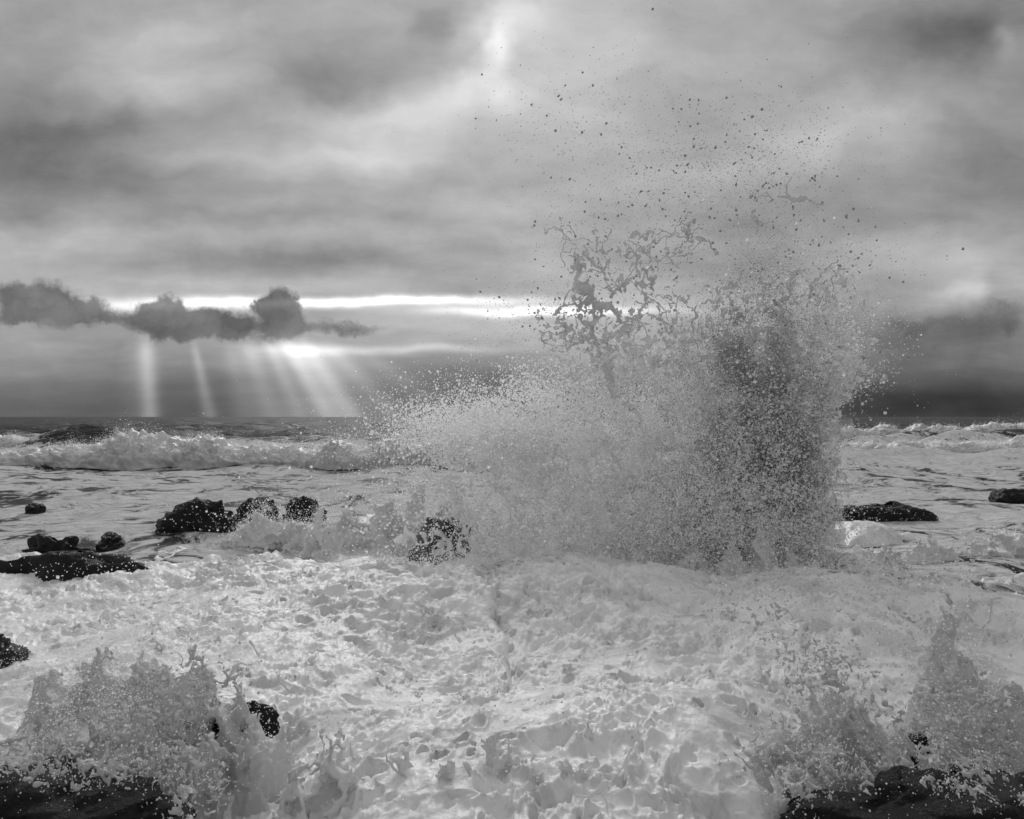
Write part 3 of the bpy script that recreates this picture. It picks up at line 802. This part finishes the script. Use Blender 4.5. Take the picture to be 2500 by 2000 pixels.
# the largest drops one by one
def drop_mesh(seed, elong):
    import bmesh
    bm = bmesh.new(); bmesh.ops.create_icosphere(bm, subdivisions=2, radius=1.0)
    r = np.random.default_rng(seed); a = r.normal(0, 1, 3); b = r.normal(0, 1, 3)
    for v in bm.verts:
        c = v.co.copy()
        k = 1 + .18 * math.sin(2.1 * c.dot(a) + seed) + .12 * math.sin(3.7 * c.dot(b))
        tail = 1 - .45 * max(0, c.z) * elong
        v.co = (c.x * k * tail, c.y * k * tail, c.z * k * (1 + elong * (.5 + .8 * max(0, c.z))))
    me = bpy.data.meshes.new('droplet'); bm.to_mesh(me); bm.free()
    for p_ in me.polygons: p_.use_smooth = True
    me.materials.append(M_DROP)
    return me
DM = [drop_mesh(s, e) for s, e in ((1, 0), (2, .1), (3, .3), (4, .8), (5, .15), (6, 1.3))]
base = np.array(plume.location)
for i in idx[:bigN]:
    o = bpy.data.objects.new('droplet', DM[random.choice((0, 0, 1, 1, 2, 2, 3, 4, 5))]); COL.objects.link(o)
    o.parent = plume; o.location = P[i] - base
    s = R[i] * random.uniform(.8, 1.15); o.scale = (s, s, s)
    o.rotation_euler = (random.gauss(0, .7), random.gauss(0, .7), random.uniform(0, 6))
# the airborne haze of droplets too fine to see singly: a soft volume inside the burst
def haze_volume(name, blobs, Yc, thick, dens, parent, h, nscale, edge=False, bottom=.05):
    xs = [b[0] - 2 * b[2] for b in blobs] + [b[0] + 2 * b[2] for b in blobs]; ys = [b[1] - 2 * b[3] for b in blobs] + [b[1] + 2 * b[3] for b in blobs]
    lo = (at(min(xs), 0, Yc)[0], Yc - 2 * thick, max(bottom, at(0, max(ys), Yc)[2])); hi = (at(max(xs), 0, Yc)[0], Yc + 2 * thick, at(0, min(ys), Yc)[2])
    def hull(X, Y, Z):
        px, py = to_px(X, np.full_like(Y, Yc), Z)
        d = canvas(blobs, px, py)
        if edge: d = d * np.clip((np.interp(py, *EDGE) + 20 - px) / 60, 0, 1)
        return d - .08 - .5 * np.maximum(np.abs(Y - Yc) - thick, 0) / thick
    p, q = iso(hull, lo, hi, h)
    m, o = new_mat('soft airborne ' + name)
    P_ = position()
    acc = S.m('ADD', 0.0, 0.0)
    for (cx, cyy, rx, ry, w) in blobs:
        v = vmath('MULTIPLY', vmath('SUBTRACT', P_, at(cx, cyy, Yc)), (F / rx / Yc, .7 / thick, F / ry / Yc))
        acc = S.m('MULTIPLY_ADD', S.m('POWER', .3679, vmath('DOT_PRODUCT', v, v)), w, acc)
    nz = smooth(noise(P_, nscale, 4, .62, .6), .40, .62)
    vol = node('ShaderNodeVolumePrincipled', Color=grey(.97), Density=acc * nz * dens, Anisotropy=.62)
    S.nt.links.new(vol.outputs[0], o.inputs['Volume'])
    hz = mesh_obj('fine_haze', p, q, m); local(hz, parent); hz['kind'] = 'stuff'
    return hz
haze_volume('haze', [(1880, 1110, 170, 260, 1.0), (1650, 1120, 260, 190, .75), (1400, 1130, 280, 140, .9), (1200, 1080, 200, 80, .6), (1800, 880, 240, 150, .5), (1500, 890, 200, 110, .45), (1500, 1290, 400, 90, .75), (2000, 880, 120, 150, .3)],
            PLY, .5, 1.6, plume, .14, 1.1, True)
tag(plume, 'tall burst of white spray and flung drops from a wave hitting rock', 'splash', 'splashes over the rocks', 'thing')
clock('plume spray')

# ------------------------------------------------------------------ smaller splashes and the torn foam in front
def froth(label, x0, x1, y0, y1, Yc, dpt, h, fieldH, seed, grains, gr=(.006, .005), amp=.16, L=.5, mist=0, mat=M_FROTH, group='splashes over the rocks', hgt=None):
    """torn, overhanging heap of thrown foam; fieldH gives its height over the ground plane"""
    xa, xb = at(x0, 0, Yc)[0], at(x1, 0, Yc)[0]
    top = EYE - (y0 - HY) / F * Yc
    lo = (xa, Yc - dpt, -.35); hi = (xb, Yc + dpt, top + .25)
    o3 = seed * 2.3
    def f(X, Y, Z):
        H = fieldH(X, Y)
        up = np.clip(Z / max(top, .3), 0, 1)
        n1 = s3(T3[0], X + o3, Y, Z * .7, L); n2 = s3(T3[1], X + o3, Y, Z * .8, L * .45); n3 = s3(T3[2], X, Y + o3, Z, L * .2)
        rid = .55 - 1.25 * np.abs(n1)                     # thin leaves and spikes
        rid2 = .5 - 1.1 * np.abs(n2)
        t = H - Z + amp * (1.0 + 1.2 * up) * (1.15 * rid + .55 * rid2 + .22 * n3)
        side = np.minimum(np.minimum(X - xa, xb - X), np.minimum(Y - lo[1], hi[1] - Y))
        return np.minimum(t, side * 3 - .1) * 3
    p, q = iso(f, lo, hi, h)
    b = empty('wave_splash', ((xa + xb) / 2, Yc, 0))
    o = mesh_obj('thrown_foam', p, q, mat); local(o, b)
    TRIS[0] += 2 * len(q)
    # grains shed from its upper surface
    if grains:
        z = p[:, 2]; w = np.clip(z + .1, .02, None) ** 1.2; w = w / w.sum()
        grains = grains // 3
        k = rng.choice(len(p), grains, p=w)
        G = p[k] + rng.normal(0, 1, (grains, 3)) * (.12, .12, .10) * rng.exponential(1, (grains, 1)) + (0, 0, .03)
        cloud('spray', G, np.minimum(gr[0] * .6 + rng.pareto(2.6, grains) * gr[1] * .5, gr[0] * 2), M_SPRAY, b)
    tag(b, label, 'splash', group, 'thing')
    clock('%s %d quads' % (label[:30], len(q)))
    return b
def bumps(lst, Yc):
    L = [(at(px, 0, Y_)[0], Y_, EYE - (top - HY) / F * Y_, wx / F * Y_, wy) for px, top, Y_, wx, wy in lst]
    def f(X, Y):
        H = np.full_like(X, -.30)
        for cx, cyy, top, wx, wy in L:
            H = np.maximum(H, -.3 + (top + .3) * np.exp(-((X - cx) / wx) ** 2 - ((Y - cyy) / wy) ** 2))
        return H
    return f
froth('low splash with open arches left of the tall burst', 740, 1240, 1170, 1350, 14.0, .9, .03,
      bumps([(1020, 1172, 14.0, 45, .35), (1110, 1190, 14.0, 60, .35), (940, 1215, 14.0, 60, .4), (860, 1255, 13.9, 70, .4), (1190, 1240, 14, 60, .4), (780, 1290, 13.8, 60, .4)], 14), 3, 6000, amp=.15, L=.55)
froth('fan of white spray bursting over the long sloping rock', 500, 830, 1200, 1390, 14.4, .7, .03,
      bumps([(640, 1250, 14.4, 70, .35), (720, 1270, 14.4, 60, .35), (780, 1240, 14.6, 25, .25), (560, 1320, 14.2, 50, .35), (680, 1340, 14.0, 130, .4)], 14.4), 5, 22000, amp=.12, L=.45)
froth('spiky crown of foam at the foot of the tall burst', 1740, 2030, 1270, 1430, 11.3, .6, .024,
      bumps([(1860, 1300, 11.3, 45, .25), (1790, 1345, 11.3, 50, .25), (1930, 1345, 11.3, 50, .25), (1990, 1375, 11.2, 40, .25)], 11.3), 7, 6000, amp=.12, L=.4)
froth('wide skirt of broken foam along the foot of the tall burst', 1120, 1800, 1290, 1480, 11.2, .7, .030,
      bumps([(1200, 1380, 11.4, 70, .3), (1330, 1365, 11.4, 70, .3), (1450, 1350, 11.4, 70, .3), (1570, 1360, 11.4, 60, .3), (1690, 1350, 11.4, 70, .3), (1330, 1420, 10.9, 80, .3), (1500, 1425, 10.9, 80, .3), (1640, 1425, 10.9, 80, .3)], 11.2), 19, 14000, amp=.13, L=.32)
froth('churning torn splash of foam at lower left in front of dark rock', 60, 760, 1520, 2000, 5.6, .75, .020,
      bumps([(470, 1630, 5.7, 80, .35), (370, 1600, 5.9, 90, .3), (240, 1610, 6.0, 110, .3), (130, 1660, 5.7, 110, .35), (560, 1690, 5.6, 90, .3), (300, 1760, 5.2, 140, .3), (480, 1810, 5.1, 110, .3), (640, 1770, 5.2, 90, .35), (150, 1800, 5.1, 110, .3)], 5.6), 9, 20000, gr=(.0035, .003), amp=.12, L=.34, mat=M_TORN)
froth('heaped foam with a broken arch at the bottom middle', 640, 1520, 1760, 2000, 4.75, .5, .018,
      bumps([(1210, 1810, 4.75, 80, .2), (820, 1830, 4.7, 100, .25), (960, 1860, 4.7, 90, .25), (1090, 1890, 4.6, 80, .25), (1400, 1860, 4.7, 90, .25), (1300, 1900, 4.6, 70, .25), (730, 1900, 4.6, 80, .25)], 4.75), 11, 4000, gr=(.003, .0025), amp=.10, L=.26)
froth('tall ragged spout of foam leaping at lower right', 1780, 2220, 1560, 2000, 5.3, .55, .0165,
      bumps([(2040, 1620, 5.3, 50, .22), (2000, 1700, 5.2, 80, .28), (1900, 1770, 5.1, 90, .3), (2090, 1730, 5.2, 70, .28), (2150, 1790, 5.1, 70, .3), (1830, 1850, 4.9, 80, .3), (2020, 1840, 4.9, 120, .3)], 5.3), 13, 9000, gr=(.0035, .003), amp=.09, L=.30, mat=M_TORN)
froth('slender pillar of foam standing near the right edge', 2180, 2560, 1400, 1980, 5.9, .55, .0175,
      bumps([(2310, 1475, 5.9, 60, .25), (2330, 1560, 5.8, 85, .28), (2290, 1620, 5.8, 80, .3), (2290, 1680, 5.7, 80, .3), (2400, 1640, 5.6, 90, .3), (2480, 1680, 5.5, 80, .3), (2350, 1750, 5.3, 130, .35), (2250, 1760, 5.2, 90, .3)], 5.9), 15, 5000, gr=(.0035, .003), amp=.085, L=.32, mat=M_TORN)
froth('low tumbling foam behind the right edge pillar', 2050, 2540, 1290, 1420, 12.5, 1.0, .034,
      bumps([(2150, 1340, 12.5, 90, .5), (2300, 1330, 12.7, 110, .5), (2450, 1300, 12.9, 90, .5)], 12.5), 17, 6000, amp=.12, L=.5)
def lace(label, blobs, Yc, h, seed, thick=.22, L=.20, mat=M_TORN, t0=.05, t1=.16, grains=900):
    """a thin torn curtain of threads, holes and blobs thrown up in front of something"""
    xs = [b[0] - 2.0 * b[2] for b in blobs] + [b[0] + 2.0 * b[2] for b in blobs]; ys = [b[1] - 2.0 * b[3] for b in blobs] + [b[1] + 2.0 * b[3] for b in blobs]
    lo = (at(min(xs), 0, Yc)[0], Yc - thick, at(0, min(max(ys), 2080), Yc)[2]); hi = (at(max(xs), 0, Yc)[0], Yc + thick, at(0, min(ys), Yc)[2])
    o3 = seed * 1.7
    def f(X, Y, Z):
        px, py = to_px(X, np.full_like(Y, Yc), Z)
        d = np.minimum(canvas(blobs, px, py), 1.1)
        sx, sz = X + .35 * Z, Z - .2 * X
        a = s3(T3[0], sx + o3, Y, sz * .7, L * 1.3); b = s3(T3F[1], sx + 1, Y + o3, sz * .8, L * 1.6); c = s3(T3[2], X, Y + o3, Z, L * .5)
        web = np.sqrt(a * a + np.maximum(b + .6 - .7 * d, 0) ** 2)
        g = t0 + t1 * d + .06 * c - web * .8 - .4 * ((Y - Yc) / thick) ** 4
        return np.where(d > .10, g * 4, -1)
    p, q = iso(f, lo, hi, h)
    b = empty('wave_splash', ((lo[0] + hi[0]) / 2, Yc, max(0.0, lo[2])))
    o = mesh_obj('torn_curtain', p, q, mat); local(o, b); o['kind'] = 'stuff'
    TRIS[0] += 2 * len(q)
    k = rng.integers(0, len(p), grains)
    G = p[k] + rng.normal(0, .05, (grains, 3)) * rng.exponential(1, (grains, 1))
    cloud('spray', G, np.minimum(.0022 + rng.pareto(2.4, grains) * .0012, .0055), M_SPRAY, b)
    tag(b, label, 'splash', 'splashes over the rocks', 'thing')
    clock('%s %d quads' % (label[:30], len(q)))
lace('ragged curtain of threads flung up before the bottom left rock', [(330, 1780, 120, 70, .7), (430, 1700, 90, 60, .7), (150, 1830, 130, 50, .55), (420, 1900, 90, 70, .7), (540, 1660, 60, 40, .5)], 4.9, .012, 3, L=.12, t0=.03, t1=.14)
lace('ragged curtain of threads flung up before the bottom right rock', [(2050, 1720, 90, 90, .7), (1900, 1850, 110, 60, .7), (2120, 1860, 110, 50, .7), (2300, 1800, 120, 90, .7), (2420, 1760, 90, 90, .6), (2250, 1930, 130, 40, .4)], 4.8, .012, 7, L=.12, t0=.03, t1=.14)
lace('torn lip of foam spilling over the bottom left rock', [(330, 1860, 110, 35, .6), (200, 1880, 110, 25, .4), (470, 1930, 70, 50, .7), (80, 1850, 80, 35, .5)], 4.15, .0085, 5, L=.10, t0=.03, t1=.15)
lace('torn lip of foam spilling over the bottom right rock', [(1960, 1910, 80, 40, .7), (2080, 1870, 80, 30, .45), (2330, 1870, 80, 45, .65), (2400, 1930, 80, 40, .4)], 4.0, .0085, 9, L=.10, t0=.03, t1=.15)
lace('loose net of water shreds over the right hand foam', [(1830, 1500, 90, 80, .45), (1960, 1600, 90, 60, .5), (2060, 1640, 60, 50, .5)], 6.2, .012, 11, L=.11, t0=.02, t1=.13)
# frothy bed of bubbles and torn foam over the middle distance
def bed(X, Y, Z):
    H = foam_height(X[:, :, 0].ravel(), Y[:, :, 0].ravel(), False).reshape(X.shape[:2])[:, :, None] - .03
    n1 = s3(T3[0], X * .8, Y, Z * 1.2, .30); n2 = s3(T3[1], X, Y, Z * 1.2, .14); n3 = s3(T3[2], X, Y, Z, .07)
    patch = sstep(s3(T3[2], X, Y, Z * 0, 1.6), -.9, .8) * sstep(Y, 6.6, 8.6)
    return (H - Z + patch * .075 * (.75 - 1.1 * np.abs(n1) + .6 * (.6 - np.abs(n2)) + .25 * n3) - .05 * (1 - patch)) * 6
p, q = iso(bed, (-5.6, 6.6, -.05), (6.2, 12.6, .75), .033)
keep = (np.abs(p[:, 0]) < p[:, 1] * .80) & (p[:, 2] > foam_height(p[:, 0], p[:, 1], False) - .05)
q = q[keep[q].all(1)]
bedo = mesh_obj('foam_froth', p, q, M_FOAM)
tag(bedo, 'bubbly torn froth riding on the foam below the tall burst', None, None, 'stuff')
clock('bed %d quads' % len(q)); TRIS[0] += 2 * len(q)
# soft white spray thrown up from both lower corners
v = empty('corner_spray', (0, 5, 0))
P = np.concatenate([sample_blobs([(250, 1680, 170, 80, 1.0), (420, 1660, 120, 60, .7), (120, 1760, 120, 70, .8), (400, 1800, 120, 80, .6)], 10000, .9, Yc=5.4, clump=1.8, L=.30),
                    sample_blobs([(2300, 1600, 110, 120, .8), (2050, 1740, 120, 100, .8), (2350, 1760, 130, 100, 1.0), (1930, 1860, 130, 60, .6), (2200, 1850, 160, 60, .5)], 7000, .9, Yc=5.3, clump=1.8, L=.30)])
cloud('spray', P, np.minimum(.0018 + rng.pareto(2.8, len(P)) * .0013, .009), M_SPRAY, v)
haze_volume('left corner haze', [(300, 1600, 220, 110, 1.0), (150, 1720, 160, 90, .9), (430, 1690, 120, 80, .7)], 5.6, .3, 2.0, v, .07, 2.6)
haze_volume('right corner haze', [(2310, 1590, 110, 130, 1.0), (2070, 1740, 130, 110, .9), (2400, 1740, 140, 110, .9), (1940, 1860, 140, 60, .7)], 5.9, .3, 1.5, v, .07, 2.6)
tag(v, 'soft white spray thrown up in both lower corners', None, None, 'stuff')
# veil of fine spray drifting over the left and right foreground
v = empty('drifting_spray', (0, 8, 0))
P = np.concatenate([sample_blobs([(330, 1560, 200, 80, 1.0), (450, 1500, 180, 50, .6), (230, 1640, 120, 80, .6)], 9000, 1.4, Yc=7.4, clump=1.0, L=.5),
                    sample_blobs([(2250, 1400, 260, 110, .8), (1850, 1480, 160, 110, .6), (2350, 1550, 180, 120, .8)], 5000, 1.4, Yc=8.2, clump=1.1, L=.45)])
R = np.minimum(.0022 + rng.pareto(3.0, len(P)) * .0016, .010)
cloud('spray', P, R, M_SPRAY, v)
tag(v, 'veil of fine spray drifting over the foreground foam', None, None, 'stuff')
P = np.concatenate([sample_blobs([(2150, 1480, 170, 110, 1.0), (2330, 1420, 120, 80, .7), (1950, 1560, 120, 110, .8), (2080, 1620, 90, 80, .6)], 520, 1.2, Yc=6.4, clump=1.0, L=.4),
                    sample_blobs([(600, 1640, 80, 60, 1.0), (420, 1600, 140, 80, .6), (1500, 1900, 120, 60, .5), (1150, 1700, 300, 150, .5)], 150, .8, Yc=5.2, clump=0)])
cloud('flying_drops', P, np.minimum(.0065 + rng.pareto(2.6, len(P)) * .004, .019) * P[:, 1] / 6.4, M_DROP, v)

# flecks thrown across the dark rocks
fl = empty('foam_flecks', (0, 10, 0))
P = np.concatenate([sample_blobs([(560, 1260, 200, 50, 1.0), (720, 1240, 80, 35, 1.0)], 380, .3, Yc=13.6, clump=0), sample_blobs([(200, 1400, 200, 35, 1.0)], 200, .2, Yc=10.1, clump=0),
                    sample_blobs([(2150, 1245, 100, 25, 1.0)], 70, .2, Yc=17.0, clump=0), sample_blobs([(300, 1880, 220, 70, 1.0), (2150, 1930, 200, 50, .6)], 60, .25, Yc=4.1, clump=0)])
R = (.004 + rng.pareto(3.0, len(P)) * .005).clip(0, .022) * np.where(P[:, 1] < 6, .22, 1)
cloud('flecks', P, R, M_SPRAY, fl)
tag(fl, 'white flecks of foam flying in front of the black rocks', None, None, 'stuff')

# single threads and blobs of water caught in flight
def strand(label, pts, Yd, r0, r1, wob=.006, drops=()):
    w = [np.array(at(px, py, Yd)) for px, py in pts]
    p_, r_ = tube_points(w, r0 / F * Yd * .5, r1 / F * Yd * .5, wob * 1.5, .004)
    r_ = np.maximum(r_, .0048)
    p, q = splat_field(p_, r_, p_.min(0) - .06, p_.max(0) + .06, .004)
    b = p.mean(0); o = mesh_obj('flying_water', p - b, q, M_WEB); o.location = b
    return tag(o, label, 'water', 'threads of water in flight', 'thing')
strand('s-shaped thread of water in flight over the lower left foam', [(680, 1645), (682, 1660), (695, 1672), (705, 1682), (710, 1692)], 5.2, 7, 3)
strand('club-shaped blob of water flying above the s-shaped thread', [(612, 1572), (620, 1585), (626, 1595), (632, 1601)], 5.3, 7, 8)
strand('hooked thread of water rising from the lower left splash', [(555, 1660), (565, 1645), (578, 1625), (595, 1620), (608, 1628)], 5.1, 7, 5)
strand('forked drip of water at the bottom, right of the arch', [(1410, 1940), (1440, 1945), (1465, 1935), (1480, 1920)], 4.3, 5, 9)
strand('drooping thread of water below the forked drip', [(1465, 1938), (1480, 1955), (1488, 1975), (1492, 1998)], 4.3, 10, 11)
strand('ragged hanging shred of water above the forked drip', [(1545, 1830), (1532, 1860), (1540, 1885), (1530, 1910)], 4.5, 6, 6)
strand('thin upright thread of water right of the foam pillar', [(2442, 1455), (2425, 1458), (2422, 1490), (2420, 1520), (2400, 1540)], 5.5, 6, 4)
strand('curled hook of water at the right edge of the tall burst', [(2045, 1150), (2060, 1155), (2066, 1165), (2060, 1172)], 12.6, 5, 5)
clock('done, iso tris %d' % TRIS[0])
